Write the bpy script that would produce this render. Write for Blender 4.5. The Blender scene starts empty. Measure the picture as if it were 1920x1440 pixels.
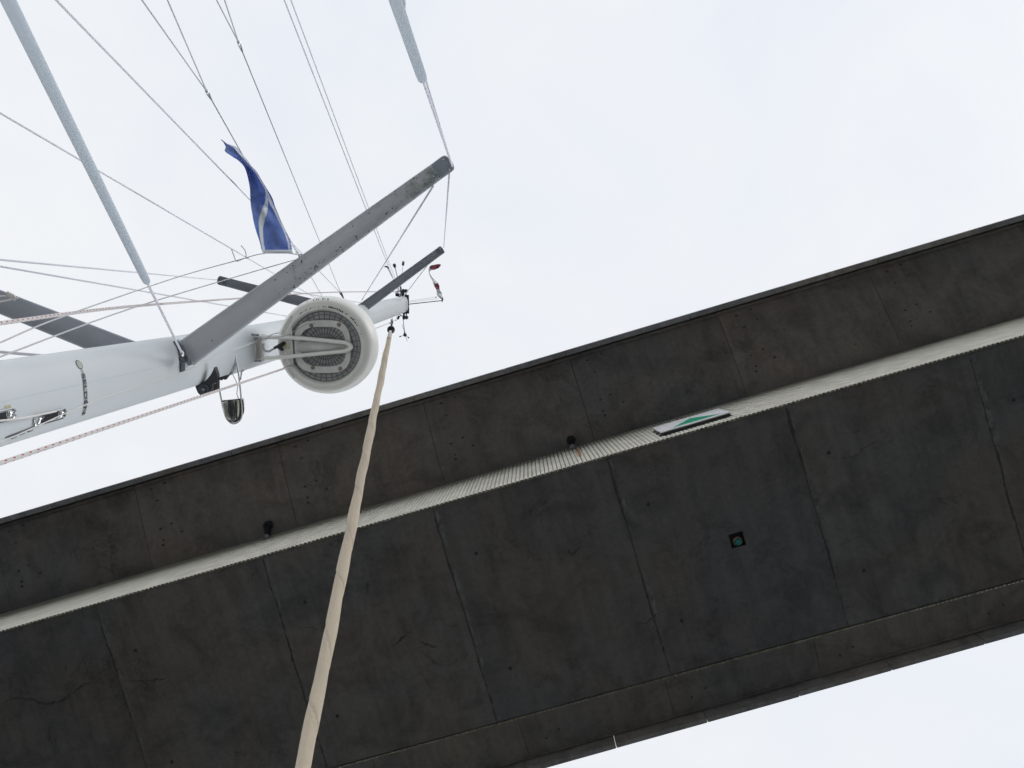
import bpy, bmesh, math, random
from mathutils import Vector, Matrix, noise
random.seed(7)
S = bpy.context.scene
COL = S.collection

# ------------------------------------------------------------------ camera
F = 1400.0                      # focal length in photo pixels (1920 wide)
CAM = Vector((0, 0, 2.6))
def loc(u, v): return Vector(((u-960)/F, -(v-720)/F, -1.0))
zl = loc(987.8, 665.7).normalized()
TH = 0.2891
r0 = Vector((math.cos(TH), math.sin(TH), 0))
xl = (r0 - zl*r0.dot(zl)).normalized()
yl = zl.cross(xl)
R = Matrix((xl, yl, zl))        # camera-local -> world
cd = bpy.data.cameras.new("camera"); cam = bpy.data.objects.new("camera", cd); COL.objects.link(cam)
cd.sensor_width = 36; cd.lens = F/1920*36; cd.clip_start = .05; cd.clip_end = 5000
cam.matrix_world = Matrix.Translation(CAM) @ R.to_4x4()
S.camera = cam
S.render.resolution_x = 1024; S.render.resolution_y = 768

# ------------------------------------------------------------------ world, sun, exposure
SUN_EL, SUN_AZ = math.radians(38), math.radians(100)
w = bpy.data.worlds.new("World"); S.world = w; w.use_nodes = True
nt = w.node_tree; nt.nodes.clear()
N = nt.nodes.new; L = nt.links.new
out = N("ShaderNodeOutputWorld"); mix = N("ShaderNodeMixShader"); mix.inputs[0].default_value = .93
sky = N("ShaderNodeTexSky"); sky.sky_type = 'NISHITA'; sky.sun_disc = False
sky.sun_elevation = SUN_EL; sky.sun_rotation = SUN_AZ
b1 = N("ShaderNodeBackground"); b1.inputs[1].default_value = .1; L(sky.outputs[0], b1.inputs[0])
b2 = N("ShaderNodeBackground"); b2.inputs[1].default_value = 1.0
tc = N("ShaderNodeTexCoord"); nz = N("ShaderNodeTexNoise"); nz.inputs['Scale'].default_value = 3.2
nz.inputs['Detail'].default_value = 5; nz.inputs['Roughness'].default_value = .55; nz.inputs['Distortion'].default_value = .4
cr = N("ShaderNodeValToRGB")
cr.color_ramp.elements[0].position = .3; cr.color_ramp.elements[0].color = (.86, .90, .97, 1)
cr.color_ramp.elements[1].position = .72; cr.color_ramp.elements[1].color = (.95, .97, .99, 1)
L(tc.outputs['Generated'], nz.inputs['Vector']); L(nz.outputs[0], cr.inputs[0]); L(cr.outputs[0], b2.inputs[0])
# the overcast is brighter low down all round than overhead
sx = N('ShaderNodeSeparateXYZ'); L(tc.outputs['Generated'], sx.inputs[0]); mr = N('ShaderNodeMapRange'); mr.interpolation_type = 'SMOOTHSTEP'
mr.inputs['From Min'].default_value = .15; mr.inputs['From Max'].default_value = .74; mr.inputs['To Min'].default_value = 3.5; mr.inputs['To Max'].default_value = 1.0
L(sx.outputs['Z'], mr.inputs['Value']); L(mr.outputs[0], b2.inputs[1])
L(b1.outputs[0], mix.inputs[1]); L(b2.outputs[0], mix.inputs[2]); L(mix.outputs[0], out.inputs[0])
sd = bpy.data.lights.new("sun", 'SUN'); sd.energy = .7; sd.angle = math.radians(22); sd.color = (1, .97, .93)
so = bpy.data.objects.new("sun", sd); COL.objects.link(so)
sdir = Vector((math.sin(SUN_AZ)*math.cos(SUN_EL), math.cos(SUN_AZ)*math.cos(SUN_EL), math.sin(SUN_EL)))
so.rotation_euler = sdir.to_track_quat('Z', 'Y').to_euler()
S.view_settings.view_transform = 'Standard'; S.view_settings.look = 'None'
S.cycles.use_adaptive_sampling = False; S.cycles.use_denoising = True
S.view_settings.exposure = 0; S.view_settings.gamma = 1

# ------------------------------------------------------------------ placing helpers
def U(u, v, h):                 # point seen at photo pixel (u,v), h metres above the eye
    d = R @ loc(u, v); return CAM + d*(h/d.z)
MV = (R @ loc(939, 526)).normalized()         # mast axis (raked)
MX = (R @ Vector((1, 0, 0))); MX = (MX - MV*MX.dot(MV)).normalized()
MY = MV.cross(MX)
def md(u, v):
    d = R @ loc(u, v); k = d.dot(MV); return d.dot(MX)/k, d.dot(MY)/k
def M(u, v, h):                 # the same, h measured along the mast
    a, b = md(u, v); return CAM + (MX*a + MY*b + MV)*h
def MP(x, y, h): return CAM + MX*x + MY*y + MV*h
XC = -1.40
def pix0(P):
    l = R.transposed() @ (P-CAM); return 960+F*l.x/-l.z, 720-F*l.y/-l.z
def hof(u, v, x=XC+.065): return x/md(u, v)[0]

# ------------------------------------------------------------------ materials
def mat(name, col, rough=.5, metal=0, var=0, scale=5, bump=0, bscale=30, col2=None, spec=.5, thr=None, det=6):
    m = bpy.data.materials.new(name); m.use_nodes = True; t = m.node_tree
    p = t.nodes["Principled BSDF"]; p.inputs['Roughness'].default_value = rough; p.inputs['Metallic'].default_value = metal
    p.inputs['Specular IOR Level'].default_value = spec
    c = (*col, 1); p.inputs['Base Color'].default_value = c
    if var or col2 or bump:
        tx = t.nodes.new("ShaderNodeTexCoord")
    if var or col2:
        n = t.nodes.new("ShaderNodeTexNoise"); n.inputs['Scale'].default_value = scale; n.inputs['Detail'].default_value = det
        n.inputs['Roughness'].default_value = .6
        t.links.new(tx.outputs['Object'], n.inputs['Vector'])
        r = t.nodes.new("ShaderNodeValToRGB")
        a, b = thr or (.35, .65)
        r.color_ramp.elements[0].position = a; r.color_ramp.elements[1].position = b
        c2 = (*(col2 or tuple(x*(1-var) for x in col)), 1)
        r.color_ramp.elements[0].color = c2; r.color_ramp.elements[1].color = c
        t.links.new(n.outputs[0], r.inputs[0]); t.links.new(r.outputs[0], p.inputs['Base Color'])
    if bump:
        n2 = t.nodes.new("ShaderNodeTexNoise"); n2.inputs['Scale'].default_value = bscale; n2.inputs['Detail'].default_value = 5
        t.links.new(tx.outputs['Object'], n2.inputs['Vector'])
        bp = t.nodes.new("ShaderNodeBump"); bp.inputs['Strength'].default_value = bump; bp.inputs['Distance'].default_value = .01
        t.links.new(n2.outputs[0], bp.inputs['Height']); t.links.new(bp.outputs[0], p.inputs['Normal'])
    return m

def concrete(name, base, seed=0.0):
    m = bpy.data.materials.new(name); m.use_nodes = True; t = m.node_tree; nn = t.nodes.new; ll = t.links.new
    p = t.nodes["Principled BSDF"]; p.inputs['Roughness'].default_value = .9; p.inputs['Specular IOR Level'].default_value = .2
    tx = nn("ShaderNodeTexCoord"); mp = nn("ShaderNodeMapping"); mp.inputs['Location'].default_value = (seed, seed*2, 0)
    ll(tx.outputs['Object'], mp.inputs[0])
    def ns(sc, de=6, ro=.6, di=0.0, src=None):
        n = nn("ShaderNodeTexNoise"); n.inputs['Scale'].default_value = sc; n.inputs['Detail'].default_value = de
        n.inputs['Roughness'].default_value = ro; n.inputs['Distortion'].default_value = di
        ll((src or mp).outputs[0], n.inputs['Vector']); return n
    def ramp(n, a, ca, b, cb):
        r = nn("ShaderNodeValToRGB"); e = r.color_ramp.elements
        e[0].position = a; e[0].color = (*ca, 1); e[1].position = b; e[1].color = (*cb, 1); ll(n.outputs[0], r.inputs[0]); return r
    def mul(a, b, f=1.0):
        x = nn("ShaderNodeMix"); x.data_type = 'RGBA'; x.blend_type = 'MULTIPLY'; x.inputs[0].default_value = f
        ll(a, x.inputs[6]); ll(b, x.inputs[7]); return x.outputs[2]
    # large brown / grey-green areas
    hue = ramp(ns(.33, 3, .5, .6), .35, tuple(base[i]*(1.06, .98, .89)[i] for i in range(3)), .65, tuple(base[i]*(.94, .96, .98)[i] for i in range(3)))
    blot = ramp(ns(1.1, 7, .62, .8), .33, (.62, .62, .64), .56, (1, 1, 1))
    fine = ramp(ns(9, 8, .7), .3, (.84, .84, .84), .7, (1.1, 1.1, 1.1))
    mp2 = nn("ShaderNodeMapping"); mp2.inputs['Scale'].default_value = (2.2, .12, 1); ll(tx.outputs['Object'], mp2.inputs[0])
    streak = ramp(ns(2.0, 5, .6, .2, mp2), .3, (.82, .82, .83), .6, (1.04, 1.04, 1.04))
    pit = nn("ShaderNodeTexVoronoi"); pit.inputs['Scale'].default_value = 7; ll(mp.outputs[0], pit.inputs[0])
    pr = nn("ShaderNodeValToRGB"); pr.color_ramp.elements[0].position = .06; pr.color_ramp.elements[0].color = (.45, .45, .45, 1)
    pr.color_ramp.elements[1].position = .1; pr.color_ramp.elements[1].color = (1, 1, 1, 1); ll(pit.outputs[0], pr.inputs[0])
    gate = ramp(ns(1.7, 3), .5, (1, 1, 1), .6, (0, 0, 0))
    pm = nn("ShaderNodeMix"); pm.data_type = 'RGBA'; ll(gate.outputs[0], pm.inputs[0]); ll(pr.outputs[0], pm.inputs[6]); pm.inputs[7].default_value = (1, 1, 1, 1)
    o = mul(hue.outputs[0], blot.outputs[0], .8); o = mul(o, fine.outputs[0]); o = mul(o, streak.outputs[0], .8); o = mul(o, pm.outputs[2], .8)
    vn_ = nn("ShaderNodeValToRGB"); e = vn_.color_ramp.elements
    e[0].position = .485; e[0].color = (1, 1, 1, 1); e[1].position = .515; e[1].color = (1, 1, 1, 1); q_ = e.new(.5); q_.color = (.35, .35, .36, 1)
    ll(ns(.75, 8, .62, .9).outputs[0], vn_.inputs[0]); vg = ramp(ns(.6, 2), .50, (0, 0, 0), .66, (1, 1, 1))
    vm = nn("ShaderNodeMix"); vm.data_type = 'RGBA'; ll(vg.outputs[0], vm.inputs[0]); vm.inputs[6].default_value = (1, 1, 1, 1); ll(vn_.outputs[0], vm.inputs[7])
    o = mul(o, vm.outputs[2], .5)
    oi = nn("ShaderNodeObjectInfo"); rr_ = nn("ShaderNodeValToRGB"); e = rr_.color_ramp.elements
    e[0].color = (.90, .91, .93, 1); e[1].color = (1.07, 1.05, 1.02, 1); ll(oi.outputs['Random'], rr_.inputs[0]); o = mul(o, rr_.outputs[0])
    ll(o, p.inputs['Base Color'])
    bp = nn("ShaderNodeBump"); bp.inputs['Strength'].default_value = .5; bp.inputs['Distance'].default_value = .01
    ll(ns(14, 8, .7).outputs[0], bp.inputs['Height']); ll(bp.outputs[0], p.inputs['Normal'])
    return m

m_conc = concrete("weathered_concrete", (.284, .271, .276))
m_edge = concrete("parapet_concrete", (.43, .43, .46), 5)
m_hole = mat("hole_shadow", (.10, .10, .105), .95, spec=.1)
m_crack = mat("crack_dirt", (.17, .165, .16), .95, spec=.1, var=.4, scale=3)
m_mortar = mat("pale_mortar", (.36, .355, .36), .95, var=.5, scale=5, spec=.1)
m_clad = mat("cream_cladding", (.77, .735, .65), .55, var=.22, scale=2.2, bump=.1, col2=(.60, .575, .51))
m_groove = mat("cladding_groove_shade", (.19, .18, .155), .9, var=.3, scale=3)  # shade between the ribs painted in as a darker groove colour
m_cladend = mat("cladding_end_grime", (.50, .46, .36), .8, var=.6, scale=9)
m_rust = mat("rust_stain", (.42, .22, .10), .8, var=.3, scale=9)
m_white = mat("mast_paint", (.65, .685, .71), .5, var=.05, scale=2.5)
m_alu = mat("weathered_aluminium", (.36, .37, .39), .5, .35, var=.25, scale=7, bump=.1)
m_tipc = mat("grey_tip_casting", (.23, .26, .31), .5)
m_cap = mat("dark_plastic_cap", (.07, .085, .11), .5)
m_algae = mat("algae", (.15, .18, .14), .9, var=.5, scale=60)
m_alu2 = None
m_dome = mat("radome_white", (.87, .86, .82), .4, var=.06, scale=5)
m_base = mat("radar_base_grey", (.72, .72, .70), .6, var=.15, scale=20)
m_rib = mat("radar_grid_lines", (.17, .17, .18), .8)
m_mesh = mat("radar_grid_grey", (.42, .42, .42), .7, var=.25, scale=40)
m_steel = mat("stainless_steel", (.55, .56, .58), .22, 1.0)
m_chrome = mat("polished_chrome", (.75, .76, .78), .08, 1.0)
m_wire = mat("stainless_wire", (.70, .70, .76), .55, .1)
m_black = mat("black_plastic", (.02, .022, .028), .4)
m_tube = mat("shroud_cover_plastic", (.53, .585, .65), .9, spec=.1)
m_tan = mat("tan_sail_cloth", (.63, .535, .415), .85, var=.08, scale=6, bump=.3, bscale=40)
m_cloth = mat("white_sail_cloth", (.72, .70, .68), .85)
m_blue = mat("blue_flag_cloth", (.24, .35, .74), .85, var=.18, scale=30)
m_flagw = mat("white_flag_cloth", (.86, .88, .89), .85, var=.05, scale=20)
def cloth(m, k=.4):
    t = m.node_tree; p = t.nodes["Principled BSDF"]; o = t.nodes["Material Output"]; tr = t.nodes.new("ShaderNodeBsdfTranslucent"); mx = t.nodes.new("ShaderNodeMixShader")
    mx.inputs[0].default_value = k
    if p.inputs["Base Color"].links: t.links.new(p.inputs["Base Color"].links[0].from_socket, tr.inputs[0])
    else: tr.inputs[0].default_value = p.inputs["Base Color"].default_value
    t.links.new(p.outputs[0], mx.inputs[1]); t.links.new(tr.outputs[0], mx.inputs[2]); t.links.new(mx.outputs[0], o.inputs[0])
m_red = mat("red_flag_cloth", (.46, .17, .22), .85)
for q_ in (m_blue, m_flagw, m_red): cloth(q_)
m_cord = mat("grey_white_cord", (.52, .52, .54), .8)
m_halyard = mat("beige_rope", (.62, .57, .53), .85)
m_sticker = mat("yellow_sticker", (.56, .57, .36), .6, var=.2, scale=80)
m_ink = mat("logo_ink", (.06, .065, .10), .6)
m_logo = mat("logo_fill", (.47, .48, .43), .6, var=.2, scale=60)
m_lens = mat("lamp_lens", (.30, .29, .22), .12, spec=.8)
m_board = mat("sign_white", (.90, .90, .92), .4, var=.08, scale=3)
m_green = mat("sign_green", (.01, .38, .20), .4, var=.1, scale=4)
m_teal = mat("teal_glass", (.02, .34, .36), .15, spec=.8)
m_rbolt = mat("rusty_bolt", (.34, .26, .22), .7)
m_brass = mat("brass_ring", (.40, .34, .22), .35, .8)
m_gel = mat("deck_gelcoat", (.84, .83, .79), .5, var=.08, scale=3)
m_hull = mat("hull_paint", (.80, .80, .80), .3)

def rope_mat():
    m = bpy.data.materials.new("red_fleck_rope"); m.use_nodes = True; t = m.node_tree; nn = t.nodes.new; ll = t.links.new
    p = t.nodes["Principled BSDF"]; p.inputs['Roughness'].default_value = .8
    uv = nn("ShaderNodeUVMap"); sp = nn("ShaderNodeSeparateXYZ"); ll(uv.outputs[0], sp.inputs[0])
    def ma(op, a, b=None):
        n = nn("ShaderNodeMath"); n.operation = op
        for i, x in enumerate((a, b)):
            if x is None: continue
            if isinstance(x, (int, float)): n.inputs[i].default_value = x
            else: ll(x, n.inputs[i])
        return n.outputs[0]
    u4 = ma('MULTIPLY', sp.outputs[0], 4.0)
    fl = ma('FLOOR', u4); fr = ma('FRACT', u4)
    vv = ma('FRACT', ma('ADD', ma('DIVIDE', sp.outputs[1], .030), ma('MULTIPLY', fl, .3)))
    a = ma('LESS_THAN', vv, .26); b = ma('LESS_THAN', fr, .45)
    k = ma('MULTIPLY', a, b)
    mx = nn("ShaderNodeMix"); mx.data_type = 'RGBA'; ll(k, mx.inputs[0])
    mx.inputs[6].default_value = (.64, .62, .61, 1); mx.inputs[7].default_value = (.42, .06, .10, 1)
    ll(mx.outputs[2], p.inputs['Base Color']); return m
m_rope = rope_mat()

def spreader_mat(nm="stained_aluminium", c_=(.48, .495, .54)):
    m = mat(nm, c_, .5, .1, var=.16, scale=4, bump=.15)
    t = m.node_tree; p = t.nodes["Principled BSDF"]; src = p.inputs['Base Color'].links[0].from_socket
    tx = t.nodes.new("ShaderNodeTexCoord")
    n = t.nodes.new("ShaderNodeTexNoise"); n.inputs['Scale'].default_value = 16; n.inputs['Detail'].default_value = 8; n.inputs['Roughness'].default_value = .75
    t.links.new(tx.outputs['Object'], n.inputs['Vector'])
    g = t.nodes.new("ShaderNodeTexNoise"); g.inputs['Scale'].default_value = 3.0; t.links.new(tx.outputs['Object'], g.inputs['Vector'])
    ad = t.nodes.new("ShaderNodeMath"); ad.operation = 'ADD'; t.links.new(n.outputs[0], ad.inputs[0]); t.links.new(g.outputs[0], ad.inputs[1])
    r = t.nodes.new("ShaderNodeValToRGB"); r.color_ramp.elements[0].position = .58*1; r.color_ramp.elements[1].position = .66
    hf = t.nodes.new("ShaderNodeMath"); hf.operation = 'MULTIPLY'; hf.inputs[1].default_value = .5*1.0
    t.links.new(ad.outputs[0], hf.inputs[0]); t.links.new(hf.outputs[0], r.inputs[0])
    mx = t.nodes.new("ShaderNodeMix"); mx.data_type = 'RGBA'; t.links.new(r.outputs[0], mx.inputs[0])
    t.links.new(src, mx.inputs[6]); mx.inputs[7].default_value = (.20, .24, .23, 1)
    t.links.new(mx.outputs[2], p.inputs['Base Color']); return m
m_spr = spreader_mat(); m_spr2 = spreader_mat("dark_stained_aluminium", (.36, .39, .45))

# ------------------------------------------------------------------ object helpers
def link(name, bm, mats, parent=None, smooth=True, label=None, cat=None, group=None, kind=None):
    me = bpy.data.meshes.new(name); bmesh.ops.recalc_face_normals(bm, faces=bm.faces[:]); bm.to_mesh(me); bm.free()
    for x in (mats if isinstance(mats, (list, tuple)) else [mats]): me.materials.append(x)
    for pl in me.polygons: pl.use_smooth = smooth
    o = bpy.data.objects.new(name, me); COL.objects.link(o)
    if parent: o.parent = parent; o.matrix_parent_inverse = Matrix.Translation(parent.location).inverted() if parent.type == 'EMPTY' else parent.matrix_world.inverted()
    tag(o, label, cat, group, kind); return o
def tag(o, label=None, cat=None, group=None, kind=None):
    if label: o['label'] = label
    if cat: o['category'] = cat
    if group: o['group'] = group
    if kind: o['kind'] = kind
    return o
def thing(name, at, label, cat, group=None):
    e = bpy.data.objects.new(name, None); e.empty_display_size = .1; e.location = at; COL.objects.link(e)
    return tag(e, label, cat, group)
def frames(pts):
    T = []
    for i in range(len(pts)):
        a = pts[max(i-1, 0)]; b = pts[min(i+1, len(pts)-1)]; T.append((b-a).normalized())
    n = T[0].orthogonal().normalized(); out = []
    for t in T:
        n = (n - t*n.dot(t)).normalized(); out.append((n, t.cross(n)))
    return out
def tube(bm, pts, r, seg=10, rf=None, mi=0):
    pts = [Vector(p) for p in pts]; uvl = bm.loops.layers.uv.verify()
    fr = frames(pts); rings = []; s = 0; ss = []
    for i, p in enumerate(pts):
        if i: s += (p-pts[i-1]).length
        ss.append(s); rr = r[i] if isinstance(r, (list, tuple)) else r
        n, b = fr[i]; ring = []
        for k in range(seg):
            a = 2*math.pi*k/seg; q = rr*(rf(a, s) if rf else 1)
            ring.append(bm.verts.new(p + n*math.cos(a)*q + b*math.sin(a)*q))
        rings.append(ring)
    for i in range(len(pts)-1):
        for k in range(seg):
            f = bm.faces.new((rings[i][k], rings[i][(k+1) % seg], rings[i+1][(k+1) % seg], rings[i+1][k])); f.material_index = mi
            for lo, (uu, vv) in zip(f.loops, ((k/seg, ss[i]), ((k+1)/seg, ss[i]), ((k+1)/seg, ss[i+1]), (k/seg, ss[i+1]))): lo[uvl].uv = (uu, vv)
    for ring in (rings[0], rings[-1]):
        f = bm.faces.new(ring); f.material_index = mi
    return bm
def box(bm, c, ax, ay, az, mi=0, bev=0):
    """box of half-extent vectors ax, ay, az about c"""
    c = Vector(c); vs = [bm.verts.new(c + ax*i + ay*j + az*k) for i in (-1, 1) for j in (-1, 1) for k in (-1, 1)]
    fs = []
    for q in ((0, 1, 3, 2), (4, 6, 7, 5), (0, 4, 5, 1), (2, 3, 7, 6), (0, 2, 6, 4), (1, 5, 7, 3)):
        f = bm.faces.new([vs[i] for i in q]); f.material_index = mi; fs.append(f)
    if bev:
        es = list({e for f in fs for e in f.edges})
        bmesh.ops.bevel(bm, geom=es, offset=bev, segments=2, affect='EDGES', material=mi)
    return bm
def disc(bm, c, n, r, seg=12, mi=0, th=.003):
    n = Vector(n).normalized(); tube(bm, [Vector(c), Vector(c)+n*th], r, seg, mi=mi); return bm
def lathe(bm, o, ax, prof, seg=48, mi=0, close=False):
    ax = Vector(ax).normalized(); n = ax.orthogonal().normalized(); b = ax.cross(n); rings = []
    for r, h in prof:
        rings.append([bm.verts.new(Vector(o)+ax*h+(n*math.cos(2*math.pi*k/seg)+b*math.sin(2*math.pi*k/seg))*max(r, 1e-4)) for k in range(seg)])
    for i in range(len(prof)-1):
        for k in range(seg):
            bm.faces.new((rings[i][k], rings[i][(k+1) % seg], rings[i+1][(k+1) % seg], rings[i+1][k])).material_index = mi
    return bm
def B(): return bmesh.new()
def lerp(a, b, t): return a + (b-a)*t
def sag(a, b, n=14, d=0.0, dirv=Vector((0, 0, -1))):
    return [lerp(a, b, i/n) + dirv*d*4*(i/n)*(1-i/n) for i in range(n+1)]

# ------------------------------------------------------------------ water and the boat's deck (below the picture, they light it from below)
bm = B(); bmesh.ops.create_grid(bm, x_segments=1, y_segments=1, size=2500)
mw = bpy.data.materials.new("sea_water"); mw.use_nodes = True; t = mw.node_tree; p = t.nodes["Principled BSDF"]
p.inputs['Base Color'].default_value = (.046, .050, .047, 1); p.inputs['Roughness'].default_value = .2; p.inputs['IOR'].default_value = 1.33
tx = t.nodes.new("ShaderNodeTexCoord"); n = t.nodes.new("ShaderNodeTexNoise"); n.inputs['Scale'].default_value = 1.2; n.inputs['Detail'].default_value = 5
bp = t.nodes.new("ShaderNodeBump"); bp.inputs['Strength'].default_value = .6; bp.inputs['Distance'].default_value = .15
t.links.new(tx.outputs['Object'], n.inputs[0]); t.links.new(n.outputs[0], bp.inputs['Height']); t.links.new(bp.outputs[0], p.inputs['Normal'])
link("water", bm, mw, kind="structure")

bm = B(); pv = None; n_ = 90
for i in range(n_+1):
    a = 2*math.pi*(i % n_)/n_; hh_ = 90+24*noise.noise(Vector((math.cos(a)*2.5, math.sin(a)*2.5, 3)))+8*noise.noise(Vector((math.cos(a)*11, math.sin(a)*11, 7)))
    c_, s_ = math.cos(a), math.sin(a)
    q = [bm.verts.new((c_*r_, s_*r_, z_)) for r_, z_ in ((300, -1), (330, hh_*.45), (380, hh_), (480, hh_*1.05))]
    if pv:
        for j in range(3): bm.faces.new((pv[j], q[j], q[j+1], pv[j+1]))
    pv = q
link("low_sky_blocker", bm, mat("low_sky_blocker_green", (.05, .07, .04), .95, var=.4, scale=.05), kind="structure")  # unseen hill ring, added to block light from the low sky
DK = -0.95   # deck level below the eye
def deckpt(x, y, z): return Vector((0, 0, 0)) + CAM + Vector((x, y, z))
bm = B(); secs = []
for i in range(25):
    t_ = i/24; y = -6.5 + 11.5*t_
    hw = 2.25*(1-max(0, (t_-.45)/.55)**2.2)*(1-.18*max(0, (.3-t_)/.3)**2) + .02
    prof = [(-.0, -1.75), (-.75, -1.7), (-.96, -1.0), (-1, -.06), (-.985, 0), (-.45, .02), (-.40, .32*(.25 < t_ < .72)+.02), (0, .36*(.25 < t_ < .72)+.04),
            (.40, .32*(.25 < t_ < .72)+.02), (.45, .02), (.985, 0), (1, -.06), (.96, -1.0), (.75, -1.7), (.0, -1.75)]
    secs.append([bm.verts.new(deckpt(-1.5 + a*hw, y, DK + b)) for a, b in prof])
for i in range(24):
    for k in range(14):
        bm.faces.new((secs[i][k], secs[i][k+1], secs[i+1][k+1], secs[i+1][k])).material_index = 0
bm.faces.new(secs[0]); bm.faces.new(secs[-1])
link("boat_deck", bm, m_gel, kind="structure", smooth=False)

# ------------------------------------------------------------------ BRIDGE
SEG = 4.176; NS = 24; X0 = 1.084 - 13*SEG    # a segment joint runs through the photographed one
def Zs(x): return CAM.z + 17.0 - .018*x
YE1, YE2, YW1, YW2 = .182, 10.966, 2.758, 8.005
ZR, ZT, ZF = CAM.z+19.85, CAM.z+20.36, CAM.z+20.00
KD = .0035              # the deck's slight gradient
bridge = thing("bridge", Vector((0, 5.6, CAM.z+17)), "dark weathered concrete box girder road bridge crossing overhead under a white sky", "bridge")
def joint_x(y, k):  # joints run square to the bridge
    return X0 + k*SEG
tie_near = [(-2.42, .95), (-2.1, .86), (-2.1, 1.32), (-2.42, 1.36)]
rec = None
def segment(k):
    x0, x1 = X0+k*SEG+.006, X0+(k+1)*SEG-.006
    bm = B()
    prof = [(YE1+.185, 0, 'T', .22), (YE1+.185, 0, 'T', 0), (YE1+.24, 0, 'T', -.01), (YE1+.25, 0, 'T', .02), (YE1+.28, 0, 'T', .02), (YE1+.29, 0, 'T', -.01),
            (YW1-.55, 0, 'R', .06), (YW1-.06, 0, 'R', -.02), (YW1, 0, 'R', -.06), (YW1, 0, 'S', .012), (YW1+.012, 0, 'S', 0),
            (YW2-.012, 0, 'S', 0), (YW2, 0, 'S', .012), (YW2, 0, 'R', -.06), (YW2+.06, 0, 'R', -.02), (YW2+.55, 0, 'R', .06),
            (YE2-.29, 0, 'T', -.01), (YE2-.28, 0, 'T', .02), (YE2-.25, 0, 'T', .02), (YE2-.24, 0, 'T', -.01), (YE2-.185, 0, 'T', 0), (YE2-.185, 0, 'T', .22)]
    def zz(x, c, d): return {'T': ZT+KD*x, 'R': ZR-.013*x, 'S': Zs(x)}[c] + d
    a = [bm.verts.new((x0, y, zz(x0, c, d))) for y, _, c, d in prof]
    b = [bm.verts.new((x1, y, zz(x1, c, d))) for y, _, c, d in prof]
    n = len(prof); hole = None
    L0 = U(1381, 1011, 17.0)
    for i in range(n):
        if i == 10 and x0 < L0.x < x1:
            # square recess for the navigation lamp
            hx, hy, dp = .165, .165, .22
            def z(x): return Zs(x)
            c = [(L0.x-hx, L0.y-hy), (L0.x+hx, L0.y-hy), (L0.x+hx, L0.y+hy), (L0.x-hx, L0.y+hy)]
            lo = [bm.verts.new((x, y, z(x))) for x, y in c]; hi = [bm.verts.new((x, y, z(x)+dp)) for x, y in c]
            o = [a[10], b[10], b[11], a[11]]
            for q in range(4):
                bm.faces.new((o[q], o[(q+1) % 4], lo[(q+1) % 4], lo[q]))
                bm.faces.new((lo[q], lo[(q+1) % 4], hi[(q+1) % 4], hi[q])).material_index = 1
            bm.faces.new(hi).material_index = 1
            continue
        j = (i+1) % n
        bm.faces.new((a[i], b[i], b[j], a[j]))
    bm.faces.new(a); bm.faces.new(b[::-1])
    # tie holes, pattern repeats on every segment
    def slab_z(y, x):
        zr, zt = ZR-.013*x, ZT+KD*x
        if y < YW1-.55: return lerp(zt-.01, zr+.06, (y-YE1-.29)/(YW1-.55-YE1-.29))
        if y < YW1: return lerp(zr+.06, zr-.02, (y-YW1+.55)/.49)
        return lerp(zr+.06, zt-.01, (y-YW2-.55)/(YE2-.29-YW2-.55))
    for dx, y, r in ((.46, .62, .045), (.86, .55, .04), (.95, .88, .045), (.54, .97, .045), (.46, 1.72, .04), (.78, 1.66, .04), (1.02, 1.94, .04), (.46, 2.02, .035), (.44, 2.15, .035)):
        disc(bm, (x0+dx+random.uniform(-.02, .02), y, slab_z(y, x0+dx)-.005), (0, 0, 1), r*random.uniform(.85, 1.25), 10, 1, .004)
    for dx, y in ((.55, 9.5), (.95, 9.4), (.6, 10.3), (1.0, 10.15)):
        disc(bm, (x0+dx+random.uniform(-.02, .02), y, slab_z(y, x0+dx)-.005), (0, 0, 1), .034, 8, 1, .004)
    for dx, y in ((.62, 4.05), (.62, 6.85)):
        x = x0+dx+random.uniform(-.05, .05); disc(bm, (x, y, Zs(x)-.004), (0, 0, 1), .045, 10, 1, .005)
    # dark ragged crack of the joint + patches of mortar
    ys = [YW1+.06 + (YW2-YW1-.12)*i/170 for i in range(171)]
    sd_ = k*13.7
    def ribbon(fc, fw, mi, off):
        pv = None
        for y in ys:
            c = x0 + fc(y); hw = max(fw(y), .0)
            if hw < .004: pv = None; continue
            q = (bm.verts.new((c-hw, y, Zs(c)-off)), bm.verts.new((c+hw, y, Zs(c)-off)))
            if pv: bm.faces.new((pv[0], pv[1], q[1], q[0])).material_index = mi
            pv = q
    nf = lambda y, s, o: noise.noise(Vector((y*s, sd_+o, k*3.1)))
    ribbon(lambda y: .035*nf(y, 1.3, 0)+.018*nf(y, 6, 40)-.006, lambda y: .011+.016*nf(y, 7, 5)+.03*max(0, nf(y, 1.1, 9))+.012*nf(y, 17, 50), 2, .003)
    ribbon(lambda y: .07+.03*nf(y, 3, 2)+.02*nf(y, 11, 61), lambda y: .05*(.30+nf(y, 1.3, 21)*1.7)+.022*nf(y, 13, 3)+.012*nf(y, 21, 13), 3, .005)
    o = link("deck_segment", bm, [m_conc, m_hole, m_crack, m_mortar], bridge, smooth=False)
    return o
for k in range(NS): segment(k)

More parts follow.
